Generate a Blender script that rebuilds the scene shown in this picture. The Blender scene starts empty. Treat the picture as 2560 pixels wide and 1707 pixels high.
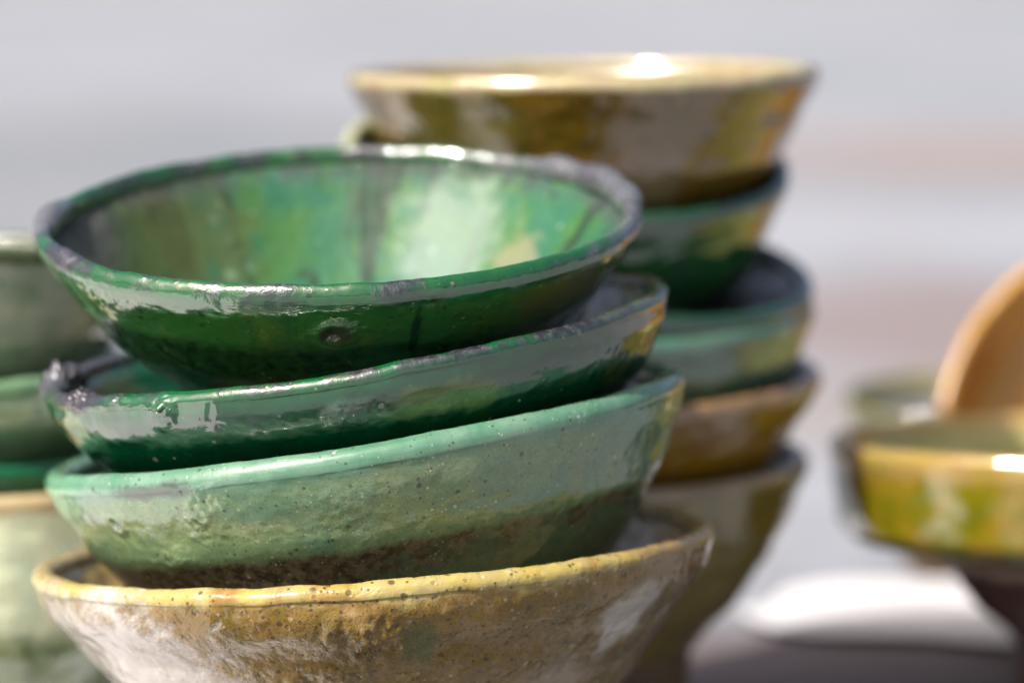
import bpy, math, random
import numpy as np
from mathutils import Vector, Matrix

S = bpy.context.scene
COL = S.collection
R_ = math.radians

# ------------------------------------------------------------------ camera
cam_d = bpy.data.cameras.new("camera")
cam = bpy.data.objects.new("camera", cam_d)
COL.objects.link(cam)
cam.location = (0.0, -0.765, 0.281)
cam.rotation_euler = (R_(90 - 8.5), 0, 0)
cam_d.lens = 100
cam_d.sensor_width = 36
cam_d.clip_start = 0.01
cam_d.clip_end = 500
cam_d.dof.use_dof = True
cam_d.dof.focus_distance = 0.690
cam_d.dof.aperture_fstop = 5.6
S.camera = cam

# ------------------------------------------------------------------ light
SUN_EL, SUN_AZ = 50.0, 49.0          # azimuth: degrees left of the direction behind the camera
el, az = R_(SUN_EL), R_(SUN_AZ)
to_sun = Vector((-math.sin(az) * math.cos(el), -math.cos(az) * math.cos(el), math.sin(el)))
world = bpy.data.worlds.new("World")
S.world = world
world.use_nodes = True
wn = world.node_tree
wn.nodes.clear()
sky = wn.nodes.new("ShaderNodeTexSky")
sky.sky_type = 'NISHITA'
sky.sun_disc = False
sky.dust_density = 7.0
sky.ozone_density = 0.0
sky.air_density = 0.55
sky.sun_elevation = el
sky.sun_rotation = math.atan2(to_sun.x, to_sun.y)
bg = wn.nodes.new("ShaderNodeBackground")
bg.inputs["Strength"].default_value = 0.10
wo = wn.nodes.new("ShaderNodeOutputWorld")
wn.links.new(sky.outputs[0], bg.inputs[0])
wn.links.new(bg.outputs[0], wo.inputs[0])

sun_d = bpy.data.lights.new("sun", 'SUN')
sun_d.energy = 3.15
sun_d.angle = R_(0.53)
sun_d.color = (1.0, 0.965, 0.925)
sun = bpy.data.objects.new("sun", sun_d)
COL.objects.link(sun)
sun.rotation_euler = to_sun.to_track_quat('Z', 'Y').to_euler()
sun.location = to_sun * 5

S.view_settings.view_transform = 'Standard'
S.view_settings.look = 'None'
S.view_settings.gamma = 1
S.view_settings.exposure = 1.2
S.cycles.use_denoising = True
S.cycles.max_bounces = 8


# ------------------------------------------------------------------ helpers
def lin(r, g, b):
    f = lambda c: c / 12.92 if c <= 0.04045 else ((c + 0.055) / 1.055) ** 2.4
    return (f(r / 255), f(g / 255), f(b / 255), 1.0)


def tag(o, label=None, cat=None, group=None, kind=None):
    if label: o["label"] = label
    if cat: o["category"] = cat
    if group: o["group"] = group
    if kind: o["kind"] = kind
    return o


class Perlin:
    def __init__(self, seed):
        r = np.random.RandomState(seed)
        self.p = np.concatenate([r.permutation(256)] * 3)
        g = r.normal(size=(256, 3))
        self.g = g / np.linalg.norm(g, axis=1)[:, None]

    def __call__(self, P):
        I = np.floor(P).astype(int)
        F = P - I
        I &= 255
        U = F * F * F * (F * (F * 6 - 15) + 10)
        out = 0
        for dx in (0, 1):
            wx = U[:, 0] if dx else 1 - U[:, 0]
            for dy in (0, 1):
                wy = U[:, 1] if dy else 1 - U[:, 1]
                for dz in (0, 1):
                    wz = U[:, 2] if dz else 1 - U[:, 2]
                    h = self.p[self.p[self.p[I[:, 0] + dx] + I[:, 1] + dy] + I[:, 2] + dz]
                    out = out + wx * wy * wz * ((F - (dx, dy, dz)) * self.g[h]).sum(1)
        return out

    def fbm(self, P, n=3, gain=0.5):
        a, t = 1.0, 0
        for _ in range(n):
            t = t + a * self(P)
            P = P * 2.03 + 7.1
            a *= gain
        return t


# ------------------------------------------------------------------ node helper
class NT:
    def __init__(self, name):
        self.m = bpy.data.materials.new(name)
        self.m.use_nodes = True
        self.t = self.m.node_tree
        self.t.nodes.clear()
        self.out = self.t.nodes.new("ShaderNodeOutputMaterial")

    def n(self, typ, **kw):
        nd = self.t.nodes.new(typ)
        for k, v in kw.items():
            setattr(nd, k, v)
        return nd

    def set(self, sock, v):
        if isinstance(v, bpy.types.NodeSocket):
            self.t.links.new(v, sock)
        elif v is not None:
            if sock.type == 'RGBA' and len(v) == 3: v = (*v, 1)
            sock.default_value = v

    def math(self, op, a, b=None, c=None, clamp=False):
        nd = self.n("ShaderNodeMath", operation=op, use_clamp=clamp)
        for i, v in enumerate((a, b, c)):
            if v is not None: self.set(nd.inputs[i], v)
        return nd.outputs[0]

    def add(self, a, b): return self.math('ADD', a, b)
    def mul(self, a, b): return self.math('MULTIPLY', a, b)
    def sub(self, a, b): return self.math('SUBTRACT', a, b)

    def ss(self, x, lo, hi, a=0.0, b=1.0):           # smoothstep remap
        nd = self.n("ShaderNodeMapRange", interpolation_type='SMOOTHSTEP')
        for i, v in enumerate((x, lo, hi, a, b)): self.set(nd.inputs[i], v)
        return nd.outputs[0]

    def mix(self, f, a, b, mode='MIX'):
        nd = self.n("ShaderNodeMix", data_type='RGBA', blend_type=mode)
        self.set(nd.inputs[0], f); self.set(nd.inputs[6], a); self.set(nd.inputs[7], b)
        return nd.outputs[2]

    def noise(self, vec, scale, detail=3.0, rough=0.55, dist=0.0):
        nd = self.n("ShaderNodeTexNoise")
        self.set(nd.inputs["Vector"], vec)
        nd.inputs["Scale"].default_value = scale
        nd.inputs["Detail"].default_value = detail
        nd.inputs["Roughness"].default_value = rough
        nd.inputs["Distortion"].default_value = dist
        return nd.outputs[0]

    def vor(self, vec, scale, rnd=1.0):
        nd = self.n("ShaderNodeTexVoronoi", feature='F1')
        self.set(nd.inputs["Vector"], vec)
        nd.inputs["Scale"].default_value = scale
        nd.inputs["Randomness"].default_value = rnd
        return nd.outputs["Distance"], nd.outputs["Color"]

    def dots(self, vec, scale, size, share):
        """round spots: 'share' of the cells hold one, its radius varied"""
        d, c = self.vor(vec, scale)
        sp = self.n("ShaderNodeSeparateColor"); self.set(sp.inputs[0], c)
        on = self.math('LESS_THAN', sp.outputs[0], share)
        rad = self.mul(self.add(self.mul(self.math('POWER', sp.outputs[1], 3.0), 1.3), 0.22), size)
        s = self.ss(d, self.mul(rad, 0.55), rad, 1.0, 0.0)
        return self.mul(s, on)

    def attr(self, name):
        nd = self.n("ShaderNodeAttribute", attribute_name=name)
        return nd.outputs["Fac"]

    def vec(self, x, y, z):
        nd = self.n("ShaderNodeCombineXYZ")
        for i, v in enumerate((x, y, z)): self.set(nd.inputs[i], v)
        return nd.outputs[0]

    def blob(self, ang, dep, a0, d0, ra, rd, soft=0.5, warp=None):
        """soft elliptical patch at azimuth a0 (deg), depth d0 (rim radii)"""
        x = self.mul(self.sub(ang, a0), 1.0 / ra)
        y = self.mul(self.sub(dep, d0), 1.0 / rd)
        r = self.math('SQRT', self.add(self.mul(x, x), self.mul(y, y)))
        if warp is not None: r = self.add(r, warp)
        return self.ss(r, 1 - soft, 1 + soft, 1.0, 0.0)

    def bump(self, h, strength, dist, normal=None):
        nd = self.n("ShaderNodeBump")
        nd.inputs["Strength"].default_value = strength
        nd.inputs["Distance"].default_value = dist
        self.set(nd.inputs["Height"], h)
        if normal is not None: self.set(nd.inputs["Normal"], normal)
        return nd.outputs[0]

    def finish(self, color, rough, normal=None, ior=1.7, **kw):
        b = self.n("ShaderNodeBsdfPrincipled")
        self.set(b.inputs["Base Color"], color)
        self.set(b.inputs["Roughness"], rough)
        b.inputs["IOR"].default_value = ior
        for k, v in kw.items(): self.set(b.inputs[k], v)
        if normal is not None: self.set(b.inputs["Normal"], normal)
        self.t.links.new(b.outputs[0], self.out.inputs[0])
        return self.m


GLAZE_K = 0.62
def g(r, g_, b):
    c = lin(r, g_, b)
    return (c[0] * GLAZE_K, c[1] * GLAZE_K, c[2] * GLAZE_K, 1.0)


def glaze(name, R, base, alt, streak, *, dark=(20, 22, 20), speck=(225, 225, 200), seed=0.0,
          alt_at=(0.45, 0.62), streak_k=5.0, streak_at=(0.5, 0.7), streak_amt=0.7, streak_fine=0.3, sparkle=None,
          dark_share=0.25, dark_scale=26, pale_share=0.0, pale_scale=30, pale_size=0.3,
          char=0.0, char_col=(38, 34, 40), char_at=(0.5, 0.6), char_dep=(0.0, 0.12), low=None, low_at=(0.3, 0.4), low_col=(110, 90, 62),
          rough=0.07, bump=0.35, lip=None, lip_at=(0.055, 0.085), lip_streak=0.6, lip_warp=0.07, calm=False, pit=0.0, pit_scale=30, lump=0.0, ior=2.0, blobs=(), grit=0.15, grain=0.0, wheel_amt=0.10, mottled=0.0, mott_col=(150, 140, 120)):
    """fired lead glaze over clay: pooled colour, runs, specks, charred edges and pitting"""
    t = NT(name)
    oc = t.n("ShaderNodeTexCoord").outputs["Object"]
    vm = t.n("ShaderNodeVectorMath", operation='MULTIPLY_ADD')
    t.set(vm.inputs[0], oc)
    vm.inputs[1].default_value = (1 / R,) * 3
    vm.inputs[2].default_value = (seed * 3.7, seed * 1.9, seed * 5.3)
    P = vm.outputs[0]
    ang, dep = t.attr("azimuth"), t.attr("depth")
    ar = t.mul(ang, math.pi / 180)
    sv = t.vec(t.math('SINE', ar), t.math('COSINE', ar), t.add(t.mul(dep, 0.22), seed))
    big = t.noise(P, 3.2, 4, 0.6, 0.6)
    mid = t.noise(P, 9.0, 5, 0.65, 0.4)
    fine = t.noise(P, 34.0, 5, 0.65)
    micro = t.noise(P, 130.0, 3, 0.6)
    st = t.noise(sv, streak_k, 5, 0.62, 0.15)
    st2 = t.noise(sv, streak_k * 3.1, 3, 0.6, 0.1)
    col = t.mix(t.ss(t.add(t.mul(big, 0.65), t.mul(mid, 0.35)), *alt_at), g(*base), g(*alt))
    col = t.mix(t.mul(t.ss(t.add(t.mul(st, 1 - streak_fine), t.mul(st2, streak_fine)), *streak_at), streak_amt), col, g(*streak))
    if lip is not None:
        lm = t.ss(t.add(dep, t.mul(t.sub(mid, 0.5), lip_warp)), lip_at[0], lip_at[1], 1.0, 0.0)
        lipc = t.mix(t.ss(t.add(t.mul(mid, 0.6), t.mul(st2, 0.4)), 0.42, 0.6), g(*lip[0]), g(*lip[1]))
        lipc = t.mix(t.mul(t.ss(st, 0.48, 0.66), lip_streak), lipc, g(*lip[2]))
    # pooling: slight value change of the glaze thickness
    col = t.mix(t.mul(t.ss(fine, 0.35, 0.7), 0.35), col, t.mix(0.55, col, g(*dark)))
    col = t.mix(t.mul(t.ss(micro, 0.48, 0.66), grit), col, t.mix(0.75, col, g(*dark)))
    if mottled:
        mm = t.ss(t.add(t.mul(mid, 0.5), t.mul(fine, 0.5)), 0.49, 0.60)
        col = t.mix(t.mul(mm, mottled), col, g(*mott_col))
    if low is not None:
        lw = t.ss(t.add(dep, t.mul(t.sub(mid, 0.5), low)), *low_at)
        lc = t.mix(t.ss(fine, 0.4, 0.62), g(*low_col), g(*[c * 0.55 for c in low_col]))
        col = t.mix(lw, col, lc)
    wheel = t.noise(t.vec(t.mul(t.math('SINE', ar), 1.2), t.mul(t.math('COSINE', ar), 1.2), t.add(t.mul(dep, 14), seed)), 2.2, 4, 0.6, 0.3)
    if lip is not None: col = t.mix(lm, col, lipc)
    h = t.add(t.mul(big, 0.5), t.add(t.mul(mid, 0.10 + grain * 0.45), t.add(t.mul(wheel, wheel_amt), t.add(t.mul(fine, 0.012 + grain * 0.15), t.mul(micro, 0.004 + grain * 0.03)))))
    dk = t.math('MAXIMUM', t.dots(P, dark_scale, 0.30, dark_share), t.dots(P, dark_scale * 2.3, 0.34, dark_share))
    col = t.mix(t.mul(dk, 0.75), col, g(*dark))
    if pale_share:
        pl = t.math('MAXIMUM', t.dots(P, pale_scale, pale_size, pale_share), t.dots(P, pale_scale * 1.9, pale_size, pale_share))
        dens = t.ss(t.noise(P, 5.5, 2, 0.5), 0.40, 0.62, 0.1, 1.0)
        pl = t.mul(pl, dens)
        col = t.mix(t.mul(pl, 0.55), col, g(*speck))
        h = t.add(h, t.mul(pl, 0.05))
    if sparkle is not None:
        sb = t.blob(ang, dep, *sparkle[:4], 0.7, t.mul(t.sub(mid, 0.5), 1.5))
        h = t.add(h, t.mul(sb, t.mul(micro, sparkle[4])))
    rg = t.add(rough, t.mul(t.ss(fine, 0.5, 0.75), 0.10))
    if pit:
        pv = t.math('MAXIMUM', t.dots(P, pit_scale, 0.36, 0.30), t.mul(t.dots(P, pit_scale * 1.7, 0.36, 0.25), 0.6))
        h = t.sub(h, t.mul(pv, pit))
        col = t.mix(t.mul(pv, 0.55), col, g(*dark))
    if lump:
        h = t.add(h, t.mul(t.ss(t.noise(P, 17, 3, 0.55, 0.5), 0.42, 0.66), lump))
    for bi, (a0, d0, ra, rd, c, amt, rr) in enumerate(blobs):
        b = t.mul(t.blob(ang, dep, a0, d0, ra, rd, 0.35, t.mul(t.sub(mid, 0.5), 2.2)), amt)
        col = t.mix(b, col, g(*c))
        if calm and bi == 0: h = t.mul(h, t.sub(1.0, t.mul(b, 0.93)))
        if rr is not None: rg = t.add(rg, t.mul(b, rr))
    if char:
        cm = t.mul(t.ss(t.add(t.mul(st, 0.55), t.mul(mid, 0.45)), *char_at), t.ss(dep, *char_dep, 1.0, 0.0))
        cm = t.mul(cm, char)
        cc = t.mix(t.ss(fine, 0.4, 0.65), g(*char_col), g(84, 80, 88))
        col = t.mix(cm, col, cc)
        rg = t.add(rg, t.mul(cm, 0.22))
        h = t.add(h, t.mul(cm, t.mul(fine, 0.35)))
    nrm = t.bump(h, bump, R * 0.09)
    return t.finish(col, rg, nrm, ior)


# ------------------------------------------------------------------ bowl builder
def interp(pts, n):
    """smooth curve through (radius, depth) points, n samples evenly by arc length"""
    P = np.array(pts, float)
    d = np.r_[0, np.cumsum(np.hypot(*np.diff(P, axis=0).T))]
    m = np.gradient(P, d, axis=0)
    u = np.linspace(0, d[-1], n)
    i = np.clip(np.searchsorted(d, u, side='right') - 1, 0, len(d) - 2)
    hh = (d[i + 1] - d[i])[:, None]
    s = ((u - d[i])[:, None]) / hh
    return ((2 * s**3 - 3 * s**2 + 1) * P[i] + (s**3 - 2 * s**2 + s) * hh * m[i]
            + (-2 * s**3 + 3 * s**2) * P[i + 1] + (s**3 - s**2) * hh * m[i + 1])


def part_mesh(name, verts, normals, faces, attrs, keep, mats):
    f = faces[keep]
    used = np.unique(f)
    rm = np.full(len(verts), -1); rm[used] = np.arange(len(used))
    me = bpy.data.meshes.new(name)
    me.vertices.add(len(used)); me.vertices.foreach_set("co", verts[used].ravel())
    n = len(f)
    me.loops.add(n * 4); me.loops.foreach_set("vertex_index", rm[f].ravel())
    me.polygons.add(n)
    me.polygons.foreach_set("loop_start", np.arange(n) * 4)
    me.update(calc_edges=True)
    me.polygons.foreach_set("use_smooth", np.ones(n, bool))
    for k, v in attrs.items():
        a = me.attributes.new(k, 'FLOAT', 'POINT')
        a.data.foreach_set("value", v[used].astype(np.float32))
    me.normals_split_custom_set_from_vertices(normals[used].tolist())
    me.materials.append(mats)
    return me


def bowl(center, R, roll, tilt, outer, mats, label, group, *, foot_dep, foot_r=0.44, lip=(0.036, 0.045), thick=0.075,
         floor=0.6, na=160, res=1.0, seed=1, wob=0.010, lumps=0.006, rings=0.003, feats=(), rim_lump=0.55, fine_lump=0.9, name="glazed_bowl", cat="bowl", spin=0.0):
    """outer: (radius, depth) in rim radii from under the lip downwards. mats: outer, rim, inner, foot"""
    w, lh = lip
    a_s = math.radians(25)
    outer = [(1 - w + w * math.cos(a_s), lh + lh * math.sin(a_s))] + [p for p in outer if p[1] > lh * 1.42 + 0.03]
    o = interp(outer, int(70 * res))
    ang = np.radians(np.linspace(-25, 205, int(26 * res)))
    lipc = np.stack([1 - w + w * np.cos(ang), lh - lh * np.sin(ang)], 1)      # depth positive down
    # inner wall: offset of the outer profile
    ip = [tuple(lipc[-1])]
    for (r, d) in outer[1:]:
        if d < floor - 0.08 and r - thick > 0.3 and d > lipc[-1, 1] + 0.03: ip.append((r - thick, d - 0.01))
    r_l = ip[-1][0]
    ip += [(r_l * 0.72, floor - 0.03), (r_l * 0.4, floor), (0.002, floor)]
    inn = interp(ip, int(46 * res))
    r0, d0 = outer[-1]
    ft = np.array([(r0 - 0.015, d0 + 0.012), (foot_r + 0.015, foot_dep - 0.05), (foot_r + 0.02, foot_dep - 0.02), (foot_r, foot_dep), (foot_r - 0.06, foot_dep), (foot_r - 0.08, foot_dep - 0.03), (0.002, foot_dep - 0.04)])
    prof = np.concatenate([ft[::-1], o[::-1], lipc, inn[1:]])
    sect = np.concatenate([np.full(len(ft), 3), np.zeros(len(o)), np.ones(len(lipc)), np.full(len(inn) - 1, 2)]).astype(int)
    m = len(prof)
    th = np.linspace(-np.pi, np.pi, na, endpoint=False) + np.pi / na
    A, K = np.meshgrid(th, np.arange(m), indexing='ij')
    r = prof[K, 0]; d = prof[K, 1]
    sec = sect[K]
    pn = Perlin(seed)
    x0 = np.sin(A) * r; y0 = -np.cos(A) * r; z0 = -d
    Q = np.stack([x0, y0, z0], -1).reshape(-1, 3)
    # profile normal
    tg = np.gradient(prof, axis=0); tg /= np.linalg.norm(tg, axis=1)[:, None] + 1e-9
    pnr, pnd = -tg[:, 1], tg[:, 0]           # outward in (r, depth): walking foot->rim outside
    cx = np.stack([np.sin(A).ravel() * 1.3, np.cos(A).ravel() * 1.3, np.full(A.size, seed * 1.7)], -1)
    ring1 = pn.fbm(cx, 2).reshape(A.shape)
    ring2 = pn.fbm(cx * 2.7 + 11, 3).reshape(A.shape)
    ring3 = pn.fbm(cx * 9 + 5, 2).reshape(A.shape)
    near_rim = np.exp(-(d / 0.22) ** 2)
    rr = r * (1 + wob * 1.2 * ring1)
    zz = z0 + near_rim * wob * (0.9 * ring1 + 0.8 * ring2 + 0.12 * ring3)
    disp = lumps * pn.fbm(Q * np.array([6, 6, 8]) + 3, 4, 0.55).reshape(A.shape) * 1.4
    disp += rings * np.sin(d * 46 + 2.2 * ring1 + seed) * (sec == 0)
    disp += lumps * fine_lump * pn.fbm(Q * 22 + 9, 2).reshape(A.shape)
    disp *= np.where(sec == 1, rim_lump, 1.0)
    for (a0, dd, sa, sd, amp, kind) in feats:
        da = (np.degrees(A) - a0 + 180) % 360 - 180
        u = np.radians(da) * np.maximum(r, 0.2) / sa
        v = (d - dd) / sd
        q2 = u * u + v * v
        msk = (sec <= 1)
        if kind == 'bump': g = np.exp(-q2 / 2)
        elif kind == 'pit': g = 1.1 * np.exp(-((np.sqrt(q2) - 1.3) ** 2) / 0.25) - 1.3 * np.exp(-q2 / 0.5)
        elif kind == 'rough': g = np.exp(-q2 / 2) * (0.35 + 1.6 * np.abs(pn.fbm(Q * 42 + a0, 3, 0.7).reshape(A.shape)) + 0.8 * pn.fbm(Q * 18 + a0, 2).reshape(A.shape))
        elif kind == 'chip': g = -np.exp(-q2 ** 2 / 2); 
        disp += amp * g * msk
    fade = (sec != 3) * np.clip(r / 0.3, 0, 1)
    rr = rr + disp * pnr[K] * fade
    zz = zz - disp * pnd[K] * fade
    H = foot_dep
    V = np.stack([np.sin(A) * rr, -np.cos(A) * rr, zz + H], -1).reshape(-1, 3) * R
    i = np.arange(na)[:, None]; k = np.arange(m - 1)[None, :]
    j = (i + 1) % na
    faces = np.stack(np.broadcast_arrays(i * m + k, j * m + k, j * m + k + 1, i * m + k + 1), -1).reshape(-1, 4)
    fsec = np.broadcast_to(sect[None, 1:], (na, m - 1)).reshape(-1)
    fn = np.cross(V[faces[:, 2]] - V[faces[:, 0]], V[faces[:, 3]] - V[faces[:, 1]])
    N = np.zeros_like(V)
    for q in range(4): np.add.at(N, faces[:, q], fn)
    N /= np.linalg.norm(N, axis=1)[:, None] + 1e-12
    attrs = {"azimuth": np.degrees(A).ravel(), "depth": d.ravel()}
    Mr = Matrix.Rotation(-roll * math.pi / 180, 4, 'Y') @ Matrix.Rotation(tilt * math.pi / 180, 4, 'X')
    root = bpy.data.objects.new(name, None)
    COL.objects.link(root)
    root.empty_display_size = 0.02
    base = Vector(center) + Mr.to_3x3() @ Vector((0, 0, -H * R))
    root.matrix_world = Matrix.Translation(base) @ Mr @ Matrix.Rotation(R_(spin), 4, 'Z')
    tag(root, label, cat, group)
    for s, pname in ((0, "outer_wall"), (1, "rim"), (2, "inner_wall"), (3, "foot_ring")):
        me = part_mesh(pname, V, N, faces, attrs, fsec == s, mats[s])
        ob = bpy.data.objects.new(pname, me)
        COL.objects.link(ob)
        ob.parent = root
    return root


# ------------------------------------------------------------------ ground and cloth
def sheet(name, x0, x1, y0, y1, nx, ny, z, mat, hf=None, shape=None):
    xs = np.linspace(0, 1, nx); ys = np.linspace(0, 1, ny)
    X, Y = np.meshgrid(xs, ys, indexing='ij')
    if shape is None:
        X = x0 + (x1 - x0) * X; Y = y0 + (y1 - y0) * Y
    else:
        X, Y = shape(X, Y)
    Z = np.full(X.shape, z) + (hf(X, Y) if hf else 0)
    V = np.stack([X, Y, Z], -1).reshape(-1, 3)
    i = np.arange(nx - 1)[:, None]; j = np.arange(ny - 1)[None, :]
    F = np.stack(np.broadcast_arrays(i * ny + j, (i + 1) * ny + j, (i + 1) * ny + j + 1, i * ny + j + 1), -1).reshape(-1, 4)
    me = bpy.data.meshes.new(name)
    me.from_pydata(V.tolist(), [], F.tolist())
    me.polygons.foreach_set("use_smooth", np.ones(len(F), bool))
    me.materials.append(mat)
    o = bpy.data.objects.new(name, me); COL.objects.link(o)
    return o


def pavement_mat():
    t = NT("pale_paving")
    P = t.n("ShaderNodeTexCoord").outputs["Object"]
    sx = t.n("ShaderNodeSeparateXYZ"); t.set(sx.inputs[0], P)
    X, Y = sx.outputs[0], sx.outputs[1]
    big = t.noise(P, 0.9, 3, 0.55, 0.4)
    mid = t.noise(P, 2.6, 4, 0.6, 0.3)
    fine = t.noise(P, 60, 4, 0.6)
    col = t.mix(t.ss(big, 0.35, 0.65), lin(114, 119, 126), lin(127, 130, 136))
    col = t.mix(t.mul(t.ss(mid, 0.5, 0.68), 0.4), col, lin(114, 109, 108))
    def stain_or_shade(x, y, rx, ry, c, amt):
        nonlocal col
        b = t.blob(X, Y, x, y, rx, ry, 0.6, t.mul(t.sub(mid, 0.5), 2.6))
        col = t.mix(t.mul(b, amt), col, lin(*c))
    # worn and stained places in the paving, plus painted shade and reflection darkening
    stain_or_shade(0.32, 1.20, 0.18, 0.26, (108, 97, 97), 0.9)
    stain_or_shade(0.24, 0.85, 0.08, 0.10, (118, 108, 102), 0.6)
    stain_or_shade(0.42, 1.86, 0.30, 0.16, (138, 140, 145), 0.5)
    stain_or_shade(-0.62, 2.6, 0.55, 0.9, (98, 103, 107), 0.7)
    stain_or_shade(0.55, 2.7, 0.35, 0.35, (118, 106, 102), 0.7)
    stain_or_shade(0.12, 0.29, 0.20, 0.085, (84, 74, 74), 0.9)  # deepens the rear stack's cast shadow in the paving colour
    stain_or_shade(-0.01, -0.17, 0.15, 0.066, (34, 36, 32), 0.95)  # unseen dark patch, added to darken reflections in the front bowls
    col = t.mix(t.mul(t.ss(fine, 0.4, 0.7), 0.3), col, lin(88, 83, 80))
    return t.finish(col, 0.8, t.bump(fine, 0.4, 0.004), 1.45)


def cloth_mat(k=1.0):
    t = NT("white_cotton")
    P = t.n("ShaderNodeTexCoord").outputs["Object"]
    big = t.noise(P, 5, 3, 0.55, 0.4)
    wv = t.n("ShaderNodeTexWave", wave_type='BANDS', bands_direction='X'); t.set(wv.inputs[0], P); wv.inputs["Scale"].default_value = 700
    wv2 = t.n("ShaderNodeTexWave", wave_type='BANDS', bands_direction='Y'); t.set(wv2.inputs[0], P); wv2.inputs["Scale"].default_value = 700
    col = t.mix(t.ss(big, 0.35, 0.7), lin(226 * k, 225 * k, 226 * k), lin(212 * k, 209 * k, 211 * k))
    return t.finish(col, 0.85, t.bump(t.add(wv.outputs[0], wv2.outputs[0]), 0.15, 0.0004), 1.45)


tag(sheet("ground", -60, 60, -30, 160, 60, 60, -0.006, pavement_mat()), kind="structure")

pc = Perlin(77)
def cloth_shape(u, v):
    x = -0.75 + u * 0.80
    front = np.interp(x, [-0.75, -0.4, -0.25, -0.17, -0.06, 0.0, 0.05], [-0.6, -0.38, -0.22, -0.12, -0.06, 0.02, 0.12]) + 0.004 * np.sin(x * 31)  # unseen front-left outline is shaped to give the bowls white reflections
    back = 0.40 + 0.012 * np.sin(x * 17 + 1) + 0.006 * np.sin(x * 43)
    return x, front + (back - front) * v
def napkin_shape(u, v):
    x = 0.098 + 0.33 * u + 0.012 * (v - 0.5)
    half = 0.052 * np.sqrt(np.clip(1 - np.abs(1 - 2 * u) ** 5, 0, 1)) + 0.003 * np.sin(u * 23)
    mid = 0.382 - 0.02 * u + 0.006 * np.sin(u * 9)
    return x, mid + half * (2 * v - 1)
def cloth_h(x, y):
    P = np.stack([x.ravel() * 4, y.ravel() * 4, x.ravel() * 0], -1)
    n = pc.fbm(P, 2).reshape(x.shape)
    return 0.0018 * n - 0.0012
cm = cloth_mat()
tag(sheet("white_cloth", 0, 0, 0, 0, 120, 120, 0.0, cm, cloth_h, cloth_shape),
    "large white cloth spread flat on the paving under the front and left bowl stacks", "cloth")
tag(sheet("white_cloth", 0, 0, 0, 0, 60, 40, 0.0, cloth_mat(0.80), cloth_h, napkin_shape),
    "small sunlit white cloth lying behind the brown clay bowl at lower right", "cloth")

# ------------------------------------------------------------------ front stack
G = "bowls piled in the sharp front stack"
NA = 720
clay = glaze("bare_clay", 0.08, (120, 96, 66), (98, 82, 58), (84, 70, 52), rough=0.55, ior=1.45)
# topmost
R1 = 0.0819
m1o = glaze("bottle_green_glaze", R1, (50, 106, 44), (84, 116, 46), (30, 92, 52), seed=1.3, streak_k=4, streak_amt=0.6, dark_share=0.35, dark_scale=30,
            pale_share=0.10, pale_scale=40, speck=(150, 150, 90), sparkle=(4, 0.165, 8, 0.045, 0.14), grain=-0.1, low=0.10, low_at=(0.20, 0.25), low_col=(40, 84, 36), rough=0.05, ior=2.0, bump=0.18,
            lip=((14, 90, 40), (26, 96, 34), (10, 58, 44)), lip_at=(0.06, 0.10), char=0.9, char_at=(0.49, 0.58), char_dep=(0.02, 0.08),
            blobs=((2, 0.165, 3.0, 0.032, (60, 54, 44), 0.9, 0.08), (17, 0.2, 0.8, 0.12, (22, 24, 20), 0.8, 0.0), (-70, 0.12, 18, 0.05, (52, 126, 66), 0.6, 0), (52, 0.13, 14, 0.07, (104, 92, 50), 0.6, 0),
                   (-57, 0.01, 9, 0.03, (52, 46, 56), 0.9, 0.1), (-88, 0.02, 12, 0.06, (120, 112, 122), 0.8, 0.2), (108, 0.02, 42, 0.10, (104, 100, 108), 0.85, 0.2)))
m1i = glaze("streaked_green_glaze", R1, (66, 118, 60), (48, 112, 82), (36, 56, 40), seed=3.4, streak_k=6, streak_fine=0.15, streak_at=(0.53, 0.61), streak_amt=0.85, dark_share=0.2, dark_scale=18,
            pale_share=0.25, pale_scale=14, speck=(170, 190, 170), alt_at=(0.42, 0.56), rough=0.55, ior=1.35, bump=0.25, char=0.75, char_col=(44, 52, 46), char_at=(0.40, 0.52), char_dep=(0.06, 0.14),
            blobs=((152, 0.3, 14, 0.2, (150, 166, 154), 0.5, 0), (128, 0.36, 9, 0.12, (150, 142, 112), 0.6, 0), (-120, 0.2, 30, 0.3, (84, 94, 54), 0.75, 0), (-95, 0.1, 20, 0.14, (96, 92, 96), 0.7, 0)))  # pale right patch paints in sun glare, olive left patch the rim's shadow
out1 = [(0.985, 0.085), (0.962, 0.12), (0.925, 0.175), (0.872, 0.245), (0.80, 0.34), (0.71, 0.43), (0.61, 0.51), (0.53, 0.62), (0.48, 0.78)]
bowl((-0.0466, 0.0, 0.2030), R1, 1.3, 7.6, out1, (m1o, m1o, m1i, clay),
     "topmost bowl of the sharp front stack, green with streaked green inside showing", G,
     foot_dep=1.14, floor=0.62, na=NA, res=1.6, fine_lump=0.35, lip=(0.029, 0.04), rim_lump=1.0, seed=4, wob=0.012, lumps=0.0035, rings=0.0016,
     feats=((2, 0.165, 0.04, 0.026, 0.007, 'pit'), (4, 0.165, 0.11, 0.035, 0.007, 'rough'), (-58, 0.0, 0.08, 0.05, 0.010, 'bump'), (-45, 0.1, 0.10, 0.03, 0.006, 'rough'),
            (115, 0.0, 0.10, 0.06, 0.03, 'bump'), (100, 0.0, 0.07, 0.06, 0.025, 'bump'), (130, 0.0, 0.06, 0.05, 0.02, 'bump'), (-95, 0.02, 0.1, 0.05, 0.02, 'bump')))
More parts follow.
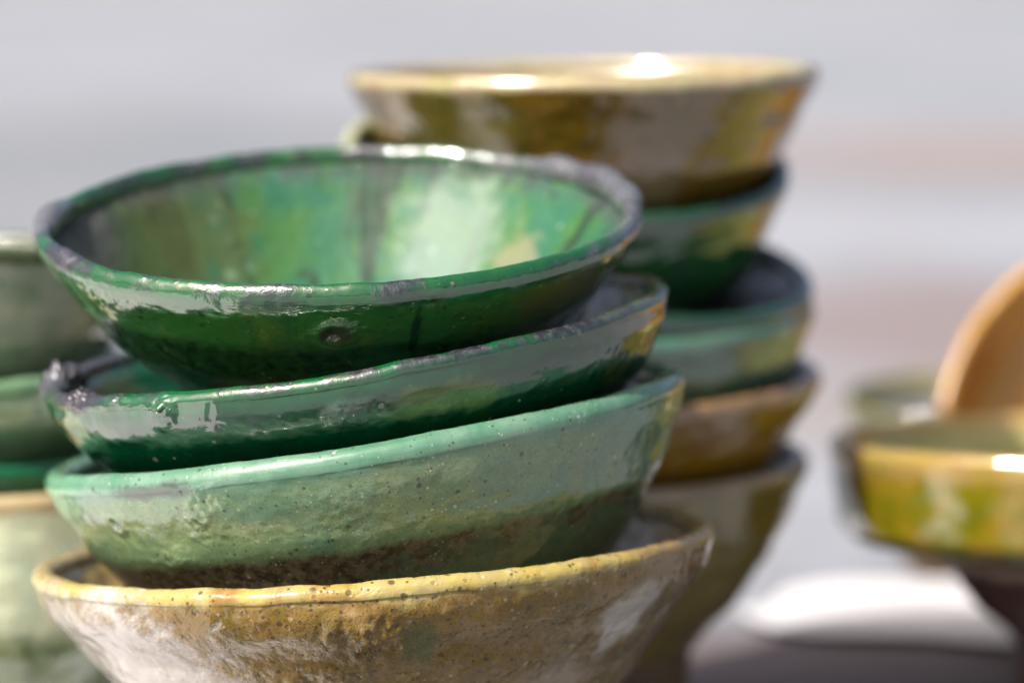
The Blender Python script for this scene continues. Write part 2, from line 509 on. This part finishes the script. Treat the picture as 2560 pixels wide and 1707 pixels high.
# second
R2 = 0.0856
m2o = glaze("emerald_glaze", R2, (4, 76, 42), (8, 62, 36), (38, 80, 30), seed=5.2, streak_k=3.5, streak_at=(0.56, 0.68), streak_amt=0.75, dark_share=0.22, dark_scale=26,
            pale_share=0.05, pale_scale=34, rough=0.03, bump=0.16, low=0.06, low_at=(0.24, 0.26), low_col=(6, 92, 50), wheel_amt=0.05, grain=-0.12, sparkle=(1, 0.13, 4, 0.05, 0.25), ior=1.95,
            lip=((4, 92, 46), (12, 84, 36), (6, 60, 38)), lip_at=(0.04, 0.075), char=1.0, char_at=(0.47, 0.55), char_dep=(0.0, 0.045),
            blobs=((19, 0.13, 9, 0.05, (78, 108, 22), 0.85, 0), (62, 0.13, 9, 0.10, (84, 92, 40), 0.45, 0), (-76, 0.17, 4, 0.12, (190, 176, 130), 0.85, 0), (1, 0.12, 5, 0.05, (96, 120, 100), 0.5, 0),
                   (-55, 0.01, 9, 0.035, (50, 40, 54), 0.95, 0.1), (-100, 0.01, 22, 0.05, (84, 78, 92), 0.9, 0.2), (66, 0.03, 18, 0.05, (92, 78, 56), 0.5, 0)))
m2i = glaze("dark_green_inside_glaze", R2, (26, 92, 66), (34, 70, 58), (30, 44, 46), seed=7.7, rough=0.1)
out2 = [(0.99, 0.08), (0.965, 0.125), (0.936, 0.175), (0.90, 0.225), (0.84, 0.29), (0.76, 0.38), (0.68, 0.48), (0.60, 0.60), (0.50, 0.80)]
bowl((-0.0426, 0.0, 0.1694), R2, 9.2, -1.5, out2, (m2o, m2o, m2i, clay),
     "glossy emerald bowl with blackened lumpy lip, second from top of front stack", G,
     foot_dep=1.0, floor=0.62, na=NA, res=1.6, fine_lump=0.3, seed=9, wob=0.014, lumps=0.0035, rings=0.001, lip=(0.03, 0.028),
     feats=((1, 0.115, 0.06, 0.035, 0.012, 'rough'), (-32, 0.05, 0.030, 0.026, 0.028, 'rough'), (-55, 0.0, 0.045, 0.035, 0.022, 'rough'), (-92, 0.0, 0.05, 0.05, 0.042, 'rough'), (-100, 0.0, 0.03, 0.06, 0.03, 'bump'),
            (-42, 0.02, 0.06, 0.02, 0.010, 'rough'), (8, 0.13, 0.04, 0.05, 0.010, 'bump'), (84, 0.0, 0.04, 0.05, -0.015, 'bump'), (-45, 0.13, 0.05, 0.02, 0.006, 'bump')))
# third
R3 = 0.0878
m3o = glaze("celadon_glaze", R3, (128, 156, 110), (106, 144, 110), (144, 152, 94), seed=8.1, streak_k=4, streak_amt=0.55, dark_share=0.30, dark_scale=38, dark=(58, 60, 44),
            pale_share=0.60, pale_scale=56, pale_size=0.26, speck=(232, 226, 200), ior=1.75, rough=0.09, bump=0.18, low=0.06, low_at=(0.285, 0.315), low_col=(112, 102, 78), wheel_amt=0.06, grit=0.35, grain=0.03, sparkle=(1, 0.19, 8, 0.07, 0.22),  # brown lower wall paints in the shade below the ridge
            lip=((98, 144, 116), (118, 156, 130), (72, 130, 96)), lip_at=(0.05, 0.10),
            blobs=((48, 0.46, 50, 0.14, (66, 110, 82), 0.75, 0), (-34, 0.055, 8, 0.025, (74, 78, 72), 0.8, 0), (-75, 0.04, 20, 0.1, (84, 150, 110), 0.6, 0), (76, 0.03, 16, 0.06, (90, 128, 90), 0.6, 0)))
m3i = glaze("green_inside_glaze", R3, (40, 150, 100), (50, 156, 108), (36, 116, 80), seed=10.2, rough=0.12)
out3 = [(0.99, 0.085), (0.975, 0.11), (0.95, 0.16), (0.925, 0.21), (0.895, 0.265), (0.845, 0.335), (0.764, 0.45), (0.66, 0.56), (0.55, 0.68), (0.49, 0.78)]
bowl((-0.0403, 0.0, 0.1457), R3, 9.1, -5.3, out3, (m3o, m3o, m3i, clay),
     "pale celadon speckled bowl tilting left, directly above the ochre bottom bowl", G,
     foot_dep=0.96, floor=0.66, na=NA, res=1.6, fine_lump=0.5, seed=14, wob=0.008, lumps=0.003, rings=0.0012, lip=(0.038, 0.042),
     feats=((0, 0.19, 0.10, 0.06, 0.004, 'rough'), (-38, 0.27, 0.05, 0.02, 0.010, 'rough'), (-27, 0.15, 0.05, 0.06, 0.007, 'rough'), (-48, 0.15, 0.02, 0.02, 0.005, 'pit')))
# fourth
R4 = 0.0934
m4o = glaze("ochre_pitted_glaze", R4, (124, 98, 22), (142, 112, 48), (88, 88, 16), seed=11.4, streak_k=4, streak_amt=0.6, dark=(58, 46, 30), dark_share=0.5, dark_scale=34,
            pale_share=0.55, pale_scale=30, pale_size=0.30, speck=(214, 196, 164), rough=0.07, ior=1.5, bump=0.30, grit=0.6, pit=0.30, pit_scale=36, lump=0.06, sparkle=(2, 0.15, 11, 0.07, 0.3), grain=0.0, calm=True, lip_warp=0.12, mottled=0.45, mott_col=(168, 142, 98),
            lip=((182, 166, 108), (186, 168, 88), (150, 106, 48)), lip_at=(0.03, 0.065), lip_streak=0.85,
            blobs=((-54, 0.30, 26, 0.26, (214, 208, 200), 0.85, 0.05), (40, 0.40, 10, 0.12, (176, 160, 138), 0.6, 0.05), (-5, 0.42, 24, 0.05, (104, 100, 94), 0.8, 0.1), (10, 0.17, 3, 0.05, (74, 90, 34), 0.7, 0), (52, 0.19, 7, 0.09, (214, 206, 192), 0.8, 0), (-92, 0.02, 30, 0.07, (180, 160, 118), 0.7, 0), (66, 0.03, 22, 0.06, (146, 118, 72), 0.8, 0)))  # large pale left patch paints in a reflection of the white cloth
m4i = glaze("ochre_inside_glaze", R4, (206, 176, 108), (190, 156, 88), (156, 118, 62), seed=13.1, rough=0.14, bump=0.4, mottled=0.4, mott_col=(210, 196, 170))
out4 = [(0.985, 0.085), (0.96, 0.125), (0.91, 0.185), (0.85, 0.26), (0.77, 0.37), (0.67, 0.50), (0.59, 0.64), (0.53, 0.82), (0.49, 1.0)]
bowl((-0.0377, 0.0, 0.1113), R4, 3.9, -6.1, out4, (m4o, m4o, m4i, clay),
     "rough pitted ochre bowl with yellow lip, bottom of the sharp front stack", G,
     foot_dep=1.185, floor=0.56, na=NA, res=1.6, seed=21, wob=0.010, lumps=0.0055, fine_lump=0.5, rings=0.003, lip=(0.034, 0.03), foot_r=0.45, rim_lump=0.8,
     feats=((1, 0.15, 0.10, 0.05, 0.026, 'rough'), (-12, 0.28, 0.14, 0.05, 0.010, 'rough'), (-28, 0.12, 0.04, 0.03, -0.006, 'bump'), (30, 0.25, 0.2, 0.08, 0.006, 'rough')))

# ------------------------------------------------------------------ rear stack (out of focus, right)
GB = "bowls piled in the blurred stack behind the front one"
std = [(0.985, 0.08), (0.955, 0.13), (0.905, 0.20), (0.84, 0.30), (0.76, 0.41), (0.66, 0.50), (0.56, 0.58), (0.49, 0.66)]
deep = [(0.99, 0.08), (0.975, 0.13), (0.945, 0.22), (0.90, 0.34), (0.83, 0.46), (0.72, 0.56), (0.60, 0.64), (0.5, 0.72)]
round_ = [(0.985, 0.08), (0.955, 0.14), (0.89, 0.27), (0.825, 0.40), (0.74, 0.51), (0.63, 0.60), (0.52, 0.68)]
full = [(0.985, 0.08), (0.96, 0.15), (0.92, 0.27), (0.85, 0.40), (0.77, 0.53), (0.69, 0.65), (0.58, 0.76), (0.5, 0.86)]
pot = [(0.995, 0.08), (0.99, 0.20), (0.975, 0.40), (0.94, 0.60), (0.87, 0.78), (0.76, 0.95), (0.62, 1.08)]
yel_o = glaze("olive_ochre_glaze", 0.077, (120, 96, 20), (124, 96, 32), (90, 84, 22), seed=21, streak_k=4, streak_amt=0.8, dark_share=0.4, dark_scale=14, rough=0.10, bump=0.3, wheel_amt=0.02, mottled=0.55, mott_col=(148, 116, 66),
              pale_share=0.3, pale_scale=18, speck=(190, 164, 116), lip=((186, 176, 130), (188, 164, 130), (166, 156, 72)), lip_at=(0.03, 0.07),
              blobs=((-35, 0.25, 22, 0.2, (92, 90, 34), 0.7, 0), (12, 0.45, 18, 0.14, (160, 132, 104), 0.7, 0.1)))
yel_i = glaze("straw_inside_glaze", 0.077, (150, 136, 112), (142, 126, 98), (128, 110, 78), seed=23, rough=0.3)
grn_o = glaze("leaf_green_glaze", 0.075, (36, 96, 44), (28, 84, 46), (36, 92, 42), seed=24, rough=0.05, bump=0.16, lip=((28, 74, 46), (22, 60, 40), (48, 76, 32)), blobs=((-98, 0.04, 22, 0.09, (214, 216, 160), 0.9, 0),))
sage_o = glaze("sage_green_glaze", 0.076, (94, 128, 100), (88, 116, 94), (86, 112, 86), seed=26, rough=0.07, bump=0.2, low=0.2, low_at=(0.28, 0.38), low_col=(104, 108, 100), lip=((80, 124, 102), (68, 108, 86), (100, 126, 102)))
dk_i = glaze("slate_inside_glaze", 0.076, (48, 54, 50), (56, 56, 60), (42, 54, 46), seed=28, rough=0.16)
amb_o = glaze("amber_glaze", 0.078, (162, 122, 20), (150, 104, 24), (184, 138, 72), seed=29, rough=0.06, bump=0.2, mottled=0.2, mott_col=(190, 158, 116), lip=((140, 110, 70), (158, 122, 80), (116, 88, 46)))
olv_o = glaze("olive_glaze", 0.076, (144, 124, 30), (126, 112, 28), (158, 120, 40), seed=31, rough=0.07, bump=0.2, mottled=0.2, mott_col=(160, 138, 96), lip=((132, 112, 60), (150, 120, 76), (110, 96, 40)))

rear = [
    ((0.0235, 0.175, 0.2316), 0.0773, 0.8, -0.9, round_, (yel_o, yel_o, yel_i, clay), "deep mottled ochre bowl crowning the blurred stack behind the front stack", 0.86, 0.60),
    ((0.0181, 0.175, 0.2050), 0.0743, -3.5, 11.2, deep, (grn_o, grn_o, grn_o, clay), "leaf green bowl directly under the ochre top bowl of the blurred rear stack", 0.98, 0.58),
    ((0.0257, 0.175, 0.1715), 0.0760, -7.4, 7.8, std, (grn_o, grn_o, dk_i, clay), "dark green bowl with slate grey inside showing, third down the rear stack", 0.86, 0.56),
    ((0.0245, 0.175, 0.1554), 0.0761, 0.3, 2.8, deep, (sage_o, sage_o, dk_i, clay), "sage green bowl greying at its underside, fourth down the rear stack", 0.92, 0.56),
    ((0.0254, 0.175, 0.1288), 0.0780, 2.9, -0.7, std, (amb_o, amb_o, yel_i, clay), "amber brown bowl wedged between sage bowl and olive bowl in rear stack", 0.86, 0.56),
    ((0.0238, 0.175, 0.1036), 0.0758, 0.2, -1.3, full, (olv_o, olv_o, yel_i, clay), "olive bowl at the foot of the blurred rear stack", 1.36, 0.56),
]
for i, (c, R, ro, ti, pr, ms, lb, fd, fl) in enumerate(rear):
    bowl(c, R, ro, ti, pr, ms, lb, GB, foot_dep=fd, floor=fl, na=200, res=0.8, seed=40 + i, wob=0.008, lumps=0.006, rings=0.0012)

# ------------------------------------------------------------------ left stack (cut by the frame)
GL = "bowls piled in the blurred stack at the left edge"
gry_o = glaze("grey_green_glaze", 0.075, (184, 194, 174), (156, 174, 146), (128, 154, 118), seed=33, rough=0.12, bump=0.2, lip=((76, 90, 50), (86, 96, 62), (66, 84, 50)))
pal_o = glaze("pale_green_glaze", 0.077, (130, 174, 132), (146, 182, 140), (114, 160, 114), seed=35, rough=0.08, bump=0.15)
tea_o = glaze("teal_green_glaze", 0.076, (34, 122, 84), (44, 132, 92), (28, 100, 74), seed=36, rough=0.08)
crm_o = glaze("cream_glaze_green_shade", 0.084, (278, 288, 246), (264, 286, 248), (284, 278, 234), seed=37, rough=0.14, bump=0.15, dark_share=0.05, low=0.2, low_at=(0.40, 0.62), low_col=(104, 136, 60),  # green lower wall paints in the shaded underside
              lip=((232, 208, 160), (224, 200, 150), (230, 212, 168)))
left = [
    ((-0.1900, 0.13, 0.1800), 0.0749, -1.4, -5.0, deep, (gry_o, gry_o, tea_o, clay), "grey green bowl with lime lip, topmost at the left edge", 1.06, 0.58),
    ((-0.1930, 0.13, 0.1429), 0.0767, -1.4, -2.8, std, (pal_o, pal_o, pal_o, clay), "pale green bowl at left edge, under the grey green bowl with lime lip", 0.86, 0.58),
    ((-0.1950, 0.13, 0.1169), 0.0764, -2.2, -3.4, std, (tea_o, tea_o, tea_o, clay), "teal bowl sunk into the big cream bowl at the left edge", 0.76, 0.50),
    ((-0.1950, 0.13, 0.1054), 0.0830, -1.3, -5.6, pot, (crm_o, crm_o, crm_o, clay), "big cream bowl with buff lip, lowest of the left stack", 1.27, 0.58),
]
for i, (c, R, ro, ti, pr, ms, lb, fd, fl) in enumerate(left):
    bowl(c, R, ro, ti, pr, ms, lb, GL, foot_dep=fd, floor=fl, na=180, res=0.8, seed=60 + i, wob=0.008, lumps=0.006)

# ------------------------------------------------------------------ right group
GR = "pottery heaped at the right edge"
mus_o = glaze("mustard_green_glaze", 0.081, (152, 126, 26), (120, 118, 10), (150, 116, 36), seed=51, streak_k=3, streak_amt=0.7, alt_at=(0.44, 0.54), rough=0.10, bump=0.2, dark_share=0.15, dark_scale=10,
              lip=((184, 152, 86), (178, 156, 70), (190, 160, 108)), lip_at=(0.07, 0.13))
brn_o = glaze("brown_clay", 0.046, (90, 58, 48), (80, 50, 42), (72, 48, 40), seed=53, rough=0.4, ior=1.45, lip=((180, 150, 136), (172, 146, 132), (162, 136, 124)), lip_at=(0.07, 0.12))
org_i = glaze("orange_glaze", 0.056, (206, 152, 48), (208, 156, 70), (190, 118, 50), seed=55, streak_k=4, mottled=0.5, mott_col=(206, 164, 96), streak_amt=0.9, rough=0.22, ior=1.6, dark_share=0.08, dark_scale=8,
              blobs=((-60, 0.25, 40, 0.2, (214, 176, 66), 0.7, 0), (-112, 0.16, 16, 0.12, (170, 92, 50), 0.8, 0), (-150, 0.2, 30, 0.2, (222, 168, 110), 0.6, 0)))
lim_i = glaze("yellow_green_inside_glaze", 0.063, (180, 174, 90), (170, 166, 84), (146, 142, 100), seed=56, rough=0.14)
straight = [(0.99, 0.08), (0.985, 0.12), (0.98, 0.20), (0.97, 0.30), (0.955, 0.37), (0.90, 0.415), (0.80, 0.435), (0.6, 0.45), (0.5, 0.47)]
bowl((0.1905, 0.19, 0.1065), 0.0825, 1.1, -5.0, straight, (mus_o, mus_o, lim_i, clay),
     "straight sided mustard green dish at the right edge", GR, foot_dep=0.60, floor=0.33, foot_r=0.4, na=200, res=0.8, seed=70, wob=0.006, lumps=0.005, rings=0.0)
bowl((0.1936, 0.19, 0.0675), 0.0461, 2.0, -2.6, std, (brn_o, brn_o, brn_o, brn_o),
     "small brown clay bowl with pinkish lip under the mustard green dish", GR, foot_dep=1.46, floor=0.3, na=140, res=0.7, seed=71)
gry2 = glaze("grey_glaze", 0.045, (112, 112, 112), (96, 98, 96), (120, 116, 96), seed=57, rough=0.12, lip=((124, 120, 58), (118, 116, 54), (108, 104, 56)), lip_at=(0.10, 0.2))
bowl((0.1900, 0.46, 0.0750), 0.0450, 2.0, 3.0, deep, (gry2, gry2, gry2, clay),
     "small grey bowl with yellow green lip, behind the orange bowl", GR, foot_dep=1.667, floor=0.5, na=140, res=0.7, seed=72)
bowl((0.2490, 0.300, 0.0800), 0.0880, -6, 65, std, (org_i, org_i, org_i, clay),
     "orange glazed bowl standing on edge behind the mustard green dish at right", GR, foot_dep=0.72, floor=0.4, na=160, res=0.7, seed=73, lip=(0.03, 0.03), thick=0.05)
